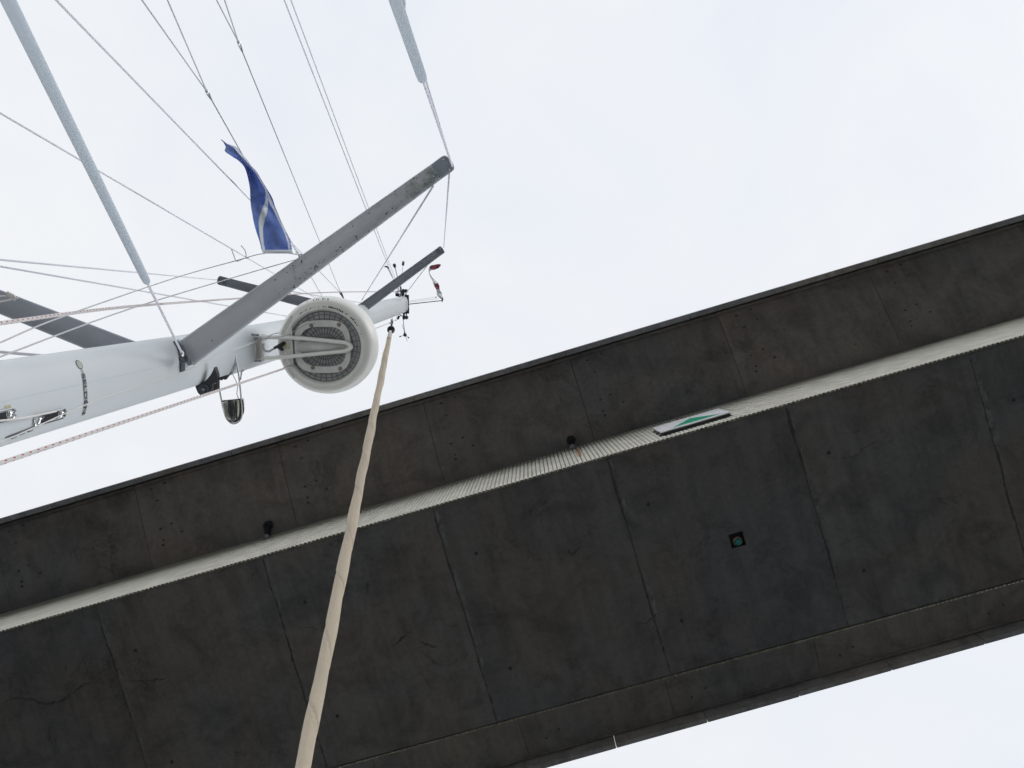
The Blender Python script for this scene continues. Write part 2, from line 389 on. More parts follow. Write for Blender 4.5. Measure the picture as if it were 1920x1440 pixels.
# wandering stain lines on the soffit (photographed cracks)
def crack(pxs, w0, parent=bridge):
    bm = B(); pts = []
    for i in range(len(pxs)-1):
        for j in range(8):
            t_ = j/8; pts.append((lerp(pxs[i][0], pxs[i+1][0], t_)+random.uniform(-2.2, 2.2), lerp(pxs[i][1], pxs[i+1][1], t_)+random.uniform(-2.2, 2.2)))
    P = [U(a, b, 17.0) for a, b in pts]
    prev = None
    for i, q in enumerate(P):
        z = Zs(q.x)-.006; t_ = (P[min(i+1, len(P)-1)]-P[max(0, i-1)]).normalized(); nrm = Vector((-t_.y, t_.x, 0))
        hw = w0*random.uniform(.3, 1.3)*math.sin(math.pi*(i+.6)/(len(P)+.2))
        v = (bm.verts.new((q.x+nrm.x*hw, q.y+nrm.y*hw, z)), bm.verts.new((q.x-nrm.x*hw, q.y-nrm.y*hw, z)))
        if prev: bm.faces.new((prev[0], prev[1], v[1], v[0]))
        prev = v
    link("soffit_crack", bm, m_crack, parent, smooth=False)
crack([(-20, 1335), (12, 1318), (45, 1320), (75, 1330), (105, 1322), (125, 1306), (150, 1290), (190, 1285)], .035)
crack([(735, 1216), (752, 1200), (775, 1182)], .03)
crack([(785, 1205), (808, 1214), (820, 1212)], .035)
crack([(548, 1178), (600, 1182), (650, 1180)], .012)
crack([(235, 1285), (280, 1282), (312, 1276)], .03)
crack([(1085, 1025), (1075, 1040), (1060, 1030)], .03)
crack([(1240, 1145), (1215, 1165), (1180, 1170)], .02)

# ribbed cladding on both webs
def cladding(yb, sgn):
    bm = B(); per = .101; x = X0; rows = []
    depth, fl = .052, .022
    pr = [(0, fl), (.014, fl), (.026, depth), (.089, depth)]
    xs = []
    while x < X0+NS*SEG:
        for dx, d in pr: xs.append((x+dx, d))
        x += per
    prev = None
    for x, d in xs:
        zb = Zs(x)-.02; zt = ZR-.013*x+.01
        q = (bm.verts.new((x, yb, zb)), bm.verts.new((x, yb+sgn*fl*.6, zb)), bm.verts.new((x, yb+sgn*d, zb+ (0.0 if d > fl else .0))), bm.verts.new((x, yb+sgn*d, zt)))
        if prev:
            bm.faces.new((prev[0], q[0], q[1], prev[1])).material_index = 1
            f = bm.faces.new((prev[1], q[1], q[2], prev[2])); f.material_index = 1 if d > fl else 1
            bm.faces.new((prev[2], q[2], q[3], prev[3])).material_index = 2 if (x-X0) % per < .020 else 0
        prev = q
    return link("web_cladding", bm, [m_clad, m_cladend, m_groove], bridge, smooth=False)
cladding(YW1, -1); cladding(YW2, 1)

# parapet panels with open joints
PX = 1.879; PL = 2.574
for side in (0, 1):
    px = PX if side == 0 else 4.450
    for k in range(-18, 19):
        x0, x1 = px+k*PL+.007, px+(k+1)*PL-.007
        ya = YE1 if side == 0 else YE2-.14
        bm = B(); jz = random.uniform(-.004, .004)
        box(bm, ((x0+x1)/2, ya+.07, ZF+KD*(x0+x1)/2+jz+.75), Vector(((x1-x0)/2, 0, 0)), Vector((0, .07, 0)), Vector((0, 0, .75)), bev=.012)
        link("parapet_panel", bm, m_edge, bridge, smooth=False)
bm = B(); box(bm, (X0+NS*SEG/2, (YE1+YE2)/2, ZT+.335), Vector((NS*SEG/2, 0, 0)), Vector((0, (YE2-YE1)/2-.142, 0)), Vector((0, 0, .1)))
link("road_surface", bm, m_crack, bridge, smooth=False)

# scupper pipes under the slab, beside the ribbed web
for (u0, v0), (u1, v1), (ru, rv) in (((1071, 825), (1075, 843), (1083, 850)), ((502, 986), (502, 1008), (505, 1015))):
    a = U(u0, v0, 19.87); b = U(u1, v1, 19.6); b.y = min(b.y, YW1-.10)
    bm = B(); tube(bm, [a+Vector((0, 0, .12)), a+Vector((0, 0, -.02)), a+Vector((0, 0, -.05))], [.115, .125, .10], 20)
    tube(bm, [a+Vector((0, 0, -.03)), lerp(a, b, .35), lerp(a, b, .7), b, b+Vector((0, .01, -.08))], [.095, .088, .08, .075, .07], 16)
    pp = link("drain_pipe", bm, m_black, bridge)
    bm = B(); tube(bm, [b+Vector((0, .0, -.06)), b+Vector((0, 0.003, -.085))], .085, 16)
    tube(bm, [b+Vector((-.09, .04, -.075)), b+Vector((.09, .04, -.075))], .012, 6)
    link("pipe_clamp", bm, m_alu, pp)
# rust run below the pipe, on two ribs
bm = B(); c = U(1084, 846, 18.2)
for i, (dx, wd, z0, z1) in enumerate(((.02, .022, 19.4, 17.9), (.055, .012, 19.2, 18.3), (-.05, .010, 19.1, 18.0))):
    x = c.x+dx; box(bm, (x, YW1-.0535, CAM.z+(z0+z1)/2), Vector((wd, 0, 0)), Vector((0, .0015, 0)), Vector((0, 0, (z0-z1)/2)))
link("rust_stain", bm, m_rust, bridge, smooth=False)

# navigation lamp in the recess
Lc = U(1384, 1016, 16.98)
e = thing("navigation_light", Lc, "teal glass navigation lamp in a square black recess of the concrete soffit", "lamp")
bm = B(); lathe(bm, Lc+Vector((0, 0, 0)), (0, 0, 1), [(0, -.085), (.035, -.08), (.07, -.05), (.082, -.01), (.07, .03), (.05, .05), (0, .055)], 24)
link("glass_globe", bm, m_teal, e)
bm = B(); lathe(bm, Lc+Vector((0, 0, .03)), (0, 0, 1), [(.085, -.03), (.118, -.025), (.12, .0), (.10, .02), (.08, .02), (.085, -.03)], 24)
tube(bm, [Lc+Vector((0, 0, .04)), Lc+Vector((0, 0, .24))], .045, 12)
link("lamp_housing", bm, m_brass, e)

# navigation sign hung in front of the ribbed web
hb = 17.35
Pb0, Pb1 = U(1239.4, 812.5, hb), U(1368.8, 772.5, hb)
yb = (Pb0.y+Pb1.y)/2; x0, x1 = Pb0.x, Pb1.x; z0 = CAM.z+hb; z1 = z0+1.12
e = thing("navigation_sign", Vector(((x0+x1)/2, yb, z0)), "white rectangular board with green triangle hung on the pale ribbed bridge side", "sign")
bm = B(); box(bm, ((x0+x1)/2, yb, (z0+z1)/2), Vector(((x1-x0)/2, 0, 0)), Vector((0, .012, 0)), Vector((0, 0, (z1-z0)/2)), bev=.003)
link("sign_board", bm, m_board, e, smooth=False)
bm = B(); tri = [(x0+.22*(x1-x0)*.9, z0+.16), (x0+.90*(x1-x0), z0+.16), (x0+.54*(x1-x0), z0+.86)]
f1 = [bm.verts.new((a, yb-.0145, b)) for a, b in tri]; f2 = [bm.verts.new((a, yb-.0125, b)) for a, b in tri]
bm.faces.new(f1); bm.faces.new(f2)
for i in range(3): bm.faces.new((f1[i], f1[(i+1) % 3], f2[(i+1) % 3], f2[i]))
link("green_triangle", bm, m_green, e, smooth=False)
bm = B()
for fx in (.06, .16, .84, .94):
    for fz in (.15, .5, .85):
        bm = B(); disc(bm, (lerp(x0, x1, fx), yb-.0125, lerp(z0, z1, fz)), (0, -1, 0), .012, 8); link("sign_bolt", bm, m_alu, e)
for xx in (x0+.03, x1-.03):
    bm = B()
    box(bm, (xx, yb+.032, (z0+z1)/2), Vector((.03, 0, 0)), Vector((0, .02, 0)), Vector((0, 0, .52)))
    for zf in (.12, .5, .88):
        zz_ = lerp(z0, z1, zf); box(bm, (xx, (yb+YW1)/2+.0, zz_), Vector((.022, 0, 0)), Vector((0, (YW1-yb)/2-.055, 0)), Vector((0, 0, .022)))
        box(bm, (xx, YW1-.062, zz_), Vector((.07, 0, 0)), Vector((0, .01, 0)), Vector((0, 0, .05)))
    link("sign_bracket", bm, m_black, e, smooth=False)
bm = B(); box(bm, ((x0+x1)/2, yb+.05, z0+.02), Vector(((x1-x0)/2-.04, 0, 0)), Vector((0, .035, 0)), Vector((0, 0, .02)))
link("sign_rail", bm, m_black, e, smooth=False)

# ------------------------------------------------------------------ MAST
cl = []
for u, v in ((0, 757), (100, 734), (200, 712), (350, 678), (500, 643), (600, 617.5), (700, 587.5), (757, 570.5)):
    a, b = md(u, v); h = XC/a; cl.append((h, b*h))
def myc(h):
    if h <= cl[0][0]:
        s = (cl[2][1]-cl[0][1])/(cl[2][0]-cl[0][0]); return cl[0][1]+s*(h-cl[0][0])
    for (h0, y0), (h1, y1) in zip(cl, cl[1:]):
        if h <= h1: return lerp(y0, y1, (h-h0)/(h1-h0))
    return cl[-1][1]
HT = cl[-1][0]
def myc_s(h):  # smoothed
    return sum(myc(h+d) for d in (-.35, -.2, 0, .2, .35))/5 if h < HT-.4 else myc(h)
SA, SB, SN = .065, .117, 2.5
def msurf(s, h, off=0.0, side=1):
    """point on the mast's surface: s metres fore/aft of its widest line, h along it"""
    q = min(abs(s)/SB, .999); x = SA*(1-q**SN)**(1/SN)
    nx = (x/SA)**(SN-1)/SA; ny = (q**(SN-1))/SB*(1 if s > 0 else -1); l = math.hypot(nx, ny)
    return MP(XC+side*(x+off*nx/l), myc_s(h)+s+off*ny/l, h)
mast = thing("mast", MP(XC, myc_s(-1.2), -1.2), "tall white painted aluminium mast rising from the left edge to the masthead", "mast")
bm = B(); rings = []; hs = [-1.0+i*.25 for i in range(int((HT+1.0)/.25)+1)]+[HT]
for h in hs:
    ring = []
    tp = 1 if h < HT-1.2 else 1
    for k in range(48):
        a = 2*math.pi*k/48; ca, sa = math.cos(a), math.sin(a)
        x = SA*math.copysign(abs(ca)**(2/SN), ca); y = SB*math.copysign(abs(sa)**(2/SN), sa)
        ring.append(bm.verts.new(MP(XC+x*tp, myc_s(h)+y*tp, h)))
    rings.append(ring)
for a, b in zip(rings, rings[1:]):
    for k in range(48): bm.faces.new((a[k], a[(k+1) % 48], b[(k+1) % 48], b[k]))
bm.faces.new(rings[0]); bm.faces.new(rings[-1])
spar = link("mast_tube", bm, m_white, mast)
# seam line, sail track
bm = B(); tube(bm, [msurf(-.018, 1.3+i*.3, 0) for i in range(30)], .0006, 5); link("mast_seam", bm, m_tube, mast)
bm = B(); tube(bm, [MP(XC-.01, myc_s(h)-SB+.006, h) for h in [x*.4-.8 for x in range(27)]], .008, 8); link("sail_track", bm, m_white, mast)

def smark(name, poly_st, mats, parent, mi=None):
    pass
# maker's lettering wrapped round the mast
def u_h(u, v): return hof(u, v)
hl = hof(160, 735)
tcu = bpy.data.curves.new("lettering", 'FONT'); tcu.body = "SELDÉN"; tcu.size = .034; tcu.offset = .0012; tcu.space_character = 1.06; tcu.extrude = 0
to = bpy.data.objects.new("lettering", tcu); COL.objects.link(to); bpy.context.view_layer.update()
tm = bpy.data.meshes.new_from_object(to.evaluated_get(bpy.context.evaluated_depsgraph_get())); bpy.data.objects.remove(to)
def s_of(u, v):
    h = hof(u, v); a, b = md(u, v); return b*h-myc_s(h)
s0 = s_of(158, 700); s1 = s_of(162, 777); tw = max(v.co.x for v in tm.vertices)
bm = B(); bm.from_mesh(tm); bmesh.ops.triangulate(bm, faces=bm.faces[:]); bmesh.ops.subdivide_edges(bm, edges=bm.edges[:], cuts=1)
for v in bm.verts:
    s = s0 + (s1-s0)*v.co.x/tw; v.co = msurf(s, hl+v.co.y*.72-.009, .0014)
link("lettering", bm, m_ink, mast, smooth=False)
bm = B(); n_ = 24; sA = s_of(156, 693); pv = None
for i in range(n_+1):
    s = sA+(s1+.004-sA)*i/n_; w_ = .45 if i < 4 else 1
    q = (bm.verts.new(msurf(s, hl+.0005-.0105*w_, .0007)), bm.verts.new(msurf(s, hl+.0005+.0105*w_, .0007)))
    if pv: bm.faces.new((pv[0], pv[1], q[1], q[0]))
    pv = q
link("lettering_tape", bm, m_logo, mast, smooth=False)
bm = B(); c_s = s_of(155, 684); hh = hof(155, 684)
def ell(r, off, mi):
    vs = [bm.verts.new(msurf(c_s+r*math.cos(a)*.95, hh+r*math.sin(a), off)) for a in [2*math.pi*k/24 for k in range(24)]]
    bm.faces.new(vs).material_index = mi
ell(.0155, .0008, 0); ell(.0125, .0012, 1)
link("round_emblem", bm, [m_ink, m_logo], mast, smooth=False)

# halyard exits
def exit_box(u, v, ln, wd):
    h = hof(u, v); s = s_of(u, v)
    c = msurf(s, h, .004); ax = (msurf(s, h+.05)-msurf(s, h-.05)).normalized(); ay = (msurf(s+.01, h)-msurf(s-.01, h)).normalized(); nz_ = ax.cross(ay)
    if nz_.dot(c-MP(XC, myc_s(h), h)) < 0: nz_ = -nz_
    bm = B(); n = 28; rings = []
    for i in range(n):
        a = 2*math.pi*i/n; q = Vector((math.copysign(ln-wd, math.cos(a))+math.cos(a)*wd, math.sin(a)*wd, 0))
        rings.append(c+ax*q.x+ay*q.y)
    tube(bm, rings+[rings[0], rings[1]], .0042, 8)
    for sg in (-1, 1):
        box(bm, c+ax*(ln-wd*1.5)*sg+nz_*.001, ax*wd*1.3, ay*wd*.85, nz_*.005, bev=.003)
    o = link("halyard_exit", bm, m_chrome, mast)
    bm = B(); box(bm, c-nz_*.002, ax*ln*.66, ay*wd*.62, nz_*.003); link("exit_slot", bm, m_black, o, smooth=False)
    return c, ax, ay, nz_
exit_box(95, 781, .075, .0135); ex2 = exit_box(-14, 784, .085, .0135)
c, ax, ay, nz_ = ex2
q = M(14, 763.5, hof(14, 763)); s = s_of(14, 763.5); h = hof(14, 763.5)
bm = B(); vs = [bm.verts.new(msurf(s+b*.0055, h+a*.012, .001)) for a, b in ((-1, -1), (1, -1), (1, 1), (-1, 1))]; bm.faces.new(vs)
link("mast_sticker", bm, m_sticker, mast, smooth=False)
# long slot with cleats low on the mast
pA, pB = (18, 821), (83, 795.5)
bm = B(); pts = []
for i in range(9):
    u, v = lerp(pA[0], pB[0], i/8), lerp(pA[1], pB[1], i/8); pts.append(msurf(s_of(u, v), hof(u, v), .001))
tube(bm, pts, [.001]+[.0032]*7+[.001], 8); link("mast_slot", bm, m_cap, mast)
bm = B()
for u, v in ((33, 818), (47, 811.5), (62, 806)):
    bm = B(); p_ = msurf(s_of(u, v), hof(u, v), .003); tube(bm, [p_-MV*.008, p_+MV*.008], .005, 8)
    link("slot_rivet", bm, m_alu, mast)

# spreaders
def spreader(P0, P1, c0, c1, holes=(), name="spreader", thick=.042, lab=None, mt=None):
    d = (P1-P0); Ld = d.length; t_ = d.normalized(); ch = (MV.cross(t_)).normalized(); up = t_.cross(ch)
    if up.dot(MV) < 0: up = -up
    bm = B(); rings = []; ns = 26; endx = Ld
    def ring(x, c, th, sh=0):
        ps = []
        for k in range(24):
            a = 2*math.pi*k/24; ps.append(P0+t_*x+ch*(math.cos(a)*c/2*1.0+sh)+up*(math.copysign(abs(math.sin(a))**1.0, math.sin(a))*th/2))
        return ps
    xs = [Ld*.955*i/ns for i in range(ns+1)]
    for x in xs: rings.append([bm.verts.new(p) for p in ring(x, lerp(c0, c1, x/Ld), lerp(thick*1.2, thick*.8, x/Ld))])
    for a, b in zip(rings, rings[1:]):
        for k in range(24): bm.faces.new((a[k], a[(k+1) % 24], b[(k+1) % 24], b[k]))
    bm.faces.new(rings[0]); bm.faces.new(rings[-1])
    o = link("spreader", bm, mt or m_spr, mast)
    if lab: o['label'] = lab
    bm = B(); rings = []
    for x, k_ in ((.945, 1.0), (.985, 1.02), (.995, .97), (1.0, .8), (1.003, .5)):
        rings.append([bm.verts.new(p) for p in ring(Ld*x, c1*1.02*k_, thick*.95*max(k_, .7))])
    for a, b in zip(rings, rings[1:]):
        for k in range(24): bm.faces.new((a[k], a[(k+1) % 24], b[(k+1) % 24], b[k]))
    bm.faces.new(rings[0]); bm.faces.new(rings[-1])
    link("spreader_tip", bm, m_tipc, o)
    bm = B()
    for x, cc, r in holes:
        bm = B(); p_ = P0+t_*(Ld*x)+ch*cc; tube(bm, [p_-up*(thick/2+.0015), p_+up*(thick/2+.0015)], r, 12)
        link("spreader_hole", bm, m_board, o)
    return o, t_, ch, up
HS1 = 3.35
R1 = M(347, 664.5, hof(352, 661)); T1 = M(844, 303, HS1+.02)
sp1, t1, ch1, up1 = spreader(R1, T1, .118, .075, holes=((.93, .012, .0025), (.985, -.02, .003)), lab="lower right spreader, long grey underside with green stains")
_q = pix0(MP(XC-.03, myc_s(HS1)-.01, HS1)); R2 = M(_q[0]-50, _q[1]+8, HS1); d1 = T1-R1
T2 = M(-380, 416, HS1+.02); R2 = R2+(R2-T2).normalized()*.10
spreader(R2, T2, .125, .08, lab="lower left spreader, dark grey, cut by the picture's left edge", mt=m_spr2)
HS2 = hof(690, 577, XC+.05); R3 = M(664, 589, HS2); T3 = M(830, 467, HS2+.05)
spreader(R3, T3, .105, .08, holes=((.94, .012, .004), (.985, -.02, .006), (.40, .035, .004), (.44, .035, .004)), lab="upper right spreader above the radar dome", mt=m_spr2)
R4 = MP(XC-.04, myc_s(HS2), HS2); T4 = M(409, 525, HS2+.03)
spreader(R4, T4, .12, .09, holes=((.70, 0, .003), (.6, .02, .003)), lab="upper left spreader, dark, seen behind the long lower one", mt=m_spr2)
# algae clumps on the long spreader's forward edge
bm = B(); Ld = (T1-R1).length
for i in range(100):
    x = random.choice([random.gauss(.52, .10), random.gauss(.80, .07), random.gauss(.45, .06)]); side = random.random() < .75
    cc = (1 if side else -1)
    c_ = lerp(.118, .075, x)/2
    # forward edge is the one towards +MY
    e_ = ch1 if ch1.dot(MY) > 0 else -ch1
    off = random.uniform(.35, .93)*c_*(1 if side else -1)
    zq = -.0212*math.sqrt(max(0, 1-(off/c_)**2))*lerp(1.2, .8, x)-.0006
    p_ = R1+t1*(Ld*x)+e_*off+up1*zq
    r = random.uniform(.0008, .0034)
    vs = [bm.verts.new(p_+t1*math.cos(a)*r*1.6*random.uniform(.6, 1.2)+e_*math.sin(a)*r*random.uniform(.6, 1.2)) for a in [k*math.pi/3 for k in range(6)]]
    bm.faces.new(vs)
link("algae_spots", bm, m_algae, sp1, smooth=False, kind="stuff")
# root bracket with bolts
def bracket(u, v, half, lean):
    h = hof(u, v); s = s_of(u, v); bm = B()
    for i in range(10):
        s_a, s_b = s-half+2*half*i/10, s-half+2*half*(i+1)/10
        a0, a1, b0, b1 = msurf(s_a, h-.012+lean*s_a, .006), msurf(s_a, h+.028+lean*s_a, .006), msurf(s_b, h-.012+lean*s_b, .006), msurf(s_b, h+.028+lean*s_b, .006)
        A = [bm.verts.new(p) for p in (a0, a1, b1, b0, msurf(s_a, h-.012+lean*s_a, -.004), msurf(s_a, h+.028+lean*s_a, -.004), msurf(s_b, h+.028+lean*s_b, -.004), msurf(s_b, h-.012+lean*s_b, -.004))]
        for q in ((0, 1, 2, 3), (0, 4, 5, 1), (3, 2, 6, 7), (1, 5, 6, 2), (0, 3, 7, 4)): bm.faces.new([A[x] for x in q])
    return link("spreader_bracket", bm, m_cap, mast, smooth=False)
br = bracket(338, 669, .062, -.1)
bm = B()
for u, v, r in ((346.5, 671, .010), (381, 661, .010), (357, 680, .009)):
    p_ = M(u, v, hof(u, v, XC+.065+.035)); tube(bm, [p_, p_-MV*.012], [r*1.25, r*1.2], 12); tube(bm, [p_-MV*.012, p_-MV*.018], [r*.7, r*.65], 6)
    link("spreader_bolt", bm, m_alu, sp1); bm = B()
bm.free()
p_ = M(346, 672, hof(346, 672, XC+.065+.045))
bm = B(); lathe(bm, p_, -MV, [(.016, 0), (.019, .004), (.019, .012), (.010, .016), (.008, .010)], 20); link("shroud_socket", bm, m_cap, sp1)

# cord lashed round the lower left spreader
kn = thing("lashed_cord", M(18, 552, HS1-.05), "white cord knotted round the dark spreader at the left border", "cord")
bm = B(); hq = HS1-.06
for j in range(7):
    u_, v_ = 13+j*2.4, 552+1.2*j-.5*(j % 2)*5
    tube(bm, [M(u_, v_-4, hq), M(u_+1.5, v_, hq-.008), M(u_-.5, v_+4, hq)], .0035, 7)
link("cord_knot", bm, m_cloth, kn)
bm = B(); tube(bm, [M(-40, 556, hq), M(10, 555, hq)], .003, 7); tube(bm, [M(-40, 578, 3.2), M(0, 565.5, hq), M(38, 558, hq)], .0038, 7); link("cord_line", bm, m_cloth, kn)
# masthead fittings
TOPC = MP(XC, myc_s(HT), HT)
bm = B(); box(bm, TOPC+MV*.012, MX*.075, MY*.135, MV*.012, bev=.004)
for du, s_ in ((0, 1), (0, -1)):
    box(bm, TOPC+MY*(.16*s_)+MV*.0, MX*.012, MY*.06, MV*.03, bev=.004)
    box(bm, TOPC+MY*(.16*s_)+MX*.035+MV*.0, MX*.006, MY*.06, MV*.03, bev=.003)
    tube(bm, [TOPC+MY*(.19*s_)-MX*.02, TOPC+MY*(.19*s_)+MX*.06], .022, 14)
link("masthead_plate", bm, m_cap, mast)
def mh(u, v, h=None): return M(u, v, h or HT+.05)

wl = thing("masthead_lamp", mh(748, 556), "small dark lamp and bracket standing on the aft side of the masthead", "lamp")
bm = B(); box(bm, mh(749, 553), MX*.055, MY*.022, MV*.03, bev=.006); link("lamp_body", bm, m_ink, wl)
bm = B(); tube(bm, [mh(752, 556), mh(752.5, 547, HT+.1), mh(751, 538, HT+.2)], [.014, .018, .012], 10); tube(bm, [mh(755.5, 553), mh(755.5, 546)], .012, 8)
tube(bm, [mh(741, 547.5), mh(751, 545)], .010, 8); tube(bm, [mh(741, 551), mh(748, 548)], .006, 8); link("lamp_bracket", bm, m_cap, wl)

for (u0, v0), (u1, v1), r, lab, kd in (((749, 545), (725.5, 500), .03, "short masthead antenna with a small open cup head, leftmost of three", 0),
                                   ((751, 542), (740.5, 501), .035, "short masthead antenna with a dark cone head, middle of three", 1),
                                   ((751, 538), (756, 494), .03, "short masthead antenna with a dark square head, rightmost of three", 2)):
    a, b = mh(u0, v0, HT+.1), mh(u1, v1, HT+.42); e = thing("antenna", a, lab, "antenna", "antennas on the masthead")
    bm = B(); tube(bm, [a, b], .0055 if kd < 2 else .003, 6); link("antenna_rod", bm, m_cap, e)
    d = (b-a).normalized(); bm = B()
    if kd == 0: tube(bm, [b-MX*.035, b, b+MX*.03+MY*.03], [.010, .014, .008], 8)
    elif kd == 1: tube(bm, [b-d*.01, b+d*.04, b+d*.06], [.012, .026, .022], 12)
    else: tube(bm, [b-d*.03, b+d*.03], [.018, .020], 8)
    link("antenna_head", bm, m_cap, e)

# wind vane forward of the masthead
a = mh(755, 592); b = mh(758.5, 622, HT+.35); vn = thing("wind_vane", a, "dark wind vane with short arms hanging below right of the masthead", "wind vane")
bm = B(); tube(bm, [a, lerp(a, b, .5), b], .005, 6); tube(bm, [mh(754, 609, HT+.25), b], .003, 6); tube(bm, [b, mh(763.5, 640, HT+.4)], .003, 6); link("vane_rod", bm, m_cap, vn)
bm = B(); bb = mh(759.3, 628, HT+.37); lathe(bm, bb-MV*.02, MV, [(0, -.01), (.022, .0), (.028, .02), (.022, .04), (0, .05)], 16); tube(bm, [b, bb], .010, 8); link("vane_hub", bm, m_black, vn)
for (u, v) in ((750.3, 631), (766, 633)):
    bm = B(); q = mh(u, v, HT+.37); tube(bm, [bb, q], .003, 6); dq = (q-bb).normalized(); tube(bm, [q-dq*.015, q+dq*.012], [.007, .010], 8); link("vane_arm", bm, m_cap, vn)
vb = thing("halyard_block", mh(748, 597), "small dark block and shackle under the masthead's front corner", "block")
bm = B(); tube(bm, [mh(748.5, 592), mh(745.5, 598.5)], [.018, .016], 10); link("block_body", bm, m_black, vb)
bm = B(); pts = [mh(757, 581), mh(758.5, 588), mh(757, 593), mh(752, 592), mh(749, 589)]; tube(bm, pts, .008, 8)
tube(bm, [mh(744, 587, HT), mh(743, 598, HT-.02), mh(740, 601.5, HT-.05)], .0022, 6); tube(bm, [mh(746, 599), mh(743, 601), mh(738, 601.5)], .0022, 6)
link("block_shackle", bm, m_cap, vb)
# burgee staff and small flag
a, b = M(751, 572, HT-.05), M(829, 563.6, HT+.15)
st = thing("flag_staff", a, "thin dark horizontal staff reaching right from the masthead to the small flag", "staff")
bm = B(); tube(bm, [a, b], [.0065, .006], 8); tube(bm, [b-MY*.035, b+MY*.02], .008, 8); tube(bm, [b-MY*.05+MX*.01, b+MX*.012], .006, 6); link("staff_rod", bm, m_cap, st)
bm = B(); tube(bm, [M(757, 566, HT), M(818, 557, HT+.1)], .002, 5); tube(bm, [M(757, 568, HT), M(822, 560, HT+.1)], .002, 5); tube(bm, [M(816, 557.2, HT+.1), M(819, 557, HT+.1)], .008, 6); link("staff_line", bm, m_cord, st)

def smooth_rows(rows, k):
    outr = []
    for i in range(len(rows)-1):
        p0, p1, p2, p3 = rows[max(i-1, 0)], rows[i], rows[i+1], rows[min(i+2, len(rows)-1)]
        for j in range(k):
            t_ = j/k; outr.append(tuple(.5*((2*b)+(-a+c)*t_+(2*a-5*b+4*c-d)*t_*t_+(-a+3*b-3*c+d)*t_**3) for a, b, c, d in zip(p0, p1, p2, p3)))
    outr.append(rows[-1]); return outr
rows = [(1490, 450, 10, 0, 0), (1450, 470, 30, 0, .3), (1400, 487, 36, 0, .5), (1350, 500, 34, 0, .2), (1318, 545, 9, 1, 0), (1330, 600, 8, 1, 0), (1360, 655, 12, 1, .2), (1400, 710, 26, 1, .6), (1432, 765, 36, 0, .5),
        (1448, 812, 26, 0, .3), (1455, 840, 26, 1, .3), (1472, 890, 38, 1, .5), (1500, 945, 20, 1, .1), (1508, 962, 10, 1, 0)]
rs = smooth_rows(rows, 4); bm = B(); prev = None
for i, (x, y, wd, cidx, q) in enumerate(rs):
    nx = rs[min(i+1, len(rs)-1)]; pv = rs[max(i-1, 0)]; tx_, ty_ = nx[0]-pv[0], nx[1]-pv[1]; l = math.hypot(tx_, ty_) or 1; ox, oy = -ty_/l*wd, tx_/l*wd
    hh = HT+.15
    ring = [bm.verts.new(M(640+(x+ox*k)/8, 440+(y+oy*k)/8, hh+.10*math.sin(i*.35+k*1.3))) for k in (-1, -.5, 0, .5, 1)]
    if prev:
        for k in range(4): bm.faces.new((prev[k], prev[k+1], ring[k+1], ring[k])).material_index = 0 if cidx < .5 else 1
    prev = ring
fo = link("small_flag", bm, [m_red, m_flagw], None, label="small twisted red and white flag flying from the masthead staff", cat="flag")
md_ = fo.modifiers.new("thick", 'SOLIDIFY'); md_.thickness = .0015

# blue pennant
fr_ = [(1413, 680, 684, 688, 1010, 1015, 1020), (1395, 672, 676, 690, 980, 990, 1012), (1368, 662, 668, 703, 966, 984, 1004), (1280, 641, 651, 690, 950, 968, 985), (1150, 601, 640, 681, 905, 925, 930), (1050, 575, 633, 695, 852, 880, 884), (950, 558, 655, 722, 808, 838, 843),
       (880, 545, 683, 735, 770, 803, 814), (810, 538, 703, 738, 742, 778, 793), (750, 534, 706, 724, 725, 750, 765), (690, 532, 702, 708, 709, 722, 727), (600, 517, 650, 655, 656, 668, 672), (500, 492, 592, 596, 597, 608, 612), (430, 462, 532, 536, 537, 545, 548),
       (370, 405, 478, 482, 483, 500, 505), (310, 320, 420, 423, 424, 450, 455), (260, 252, 375, 378, 379, 405, 412), (215, 262, 335, 337, 338, 360, 372), (180, 246, 268, 269, 270, 276, 280), (160, 236, 246, 247, 248, 250, 252), (130, 206, 209, 209.5, 210, 210.5, 211)]
rs = smooth_rows(fr_, 4); bm = B(); prev = None
for i, row in enumerate(rs):
    y = row[0]; xs = sorted(row[1:])
    cols = []
    for a, b in zip(xs, xs[1:]):
        cols += [a, (a+b)/2]
    cols.append(xs[-1]); W_ = max(cols[-1]-cols[0], 1)
    yy_off = lambda x: (0 if i > 6 else 0)
    ring = []
    for x in cols:
        f_ = (x-cols[0])/W_
        hh = HS1-.03 + .05*math.sin(f_*5.5+i*.12)*min(1, i/12) + .02*math.sin(i*.45) + .09*(i/len(rs))
        slope = 6*(f_-.5)*(0 if i > 60 else 0)
        ring.append(bm.verts.new(M(380+x/6, 240+(y+slope)/6, hh)))
    if prev:
        for k in range(len(cols)-1):
            strip = k//2
            white = strip in (1, 3) if i > 8 else True
            if i > 52: white = strip in (3,)
            f = bm.faces.new((prev[k], prev[k+1], ring[k+1], ring[k])); f.material_index = 1 if white else 0
    prev = ring
fo = link("pennant_flag", bm, [m_blue, m_flagw], None, label="long blue pennant with white wavy bands flying above the spreader", cat="flag")
md_ = fo.modifiers.new("thick", 'SOLIDIFY'); md_.thickness = .0012

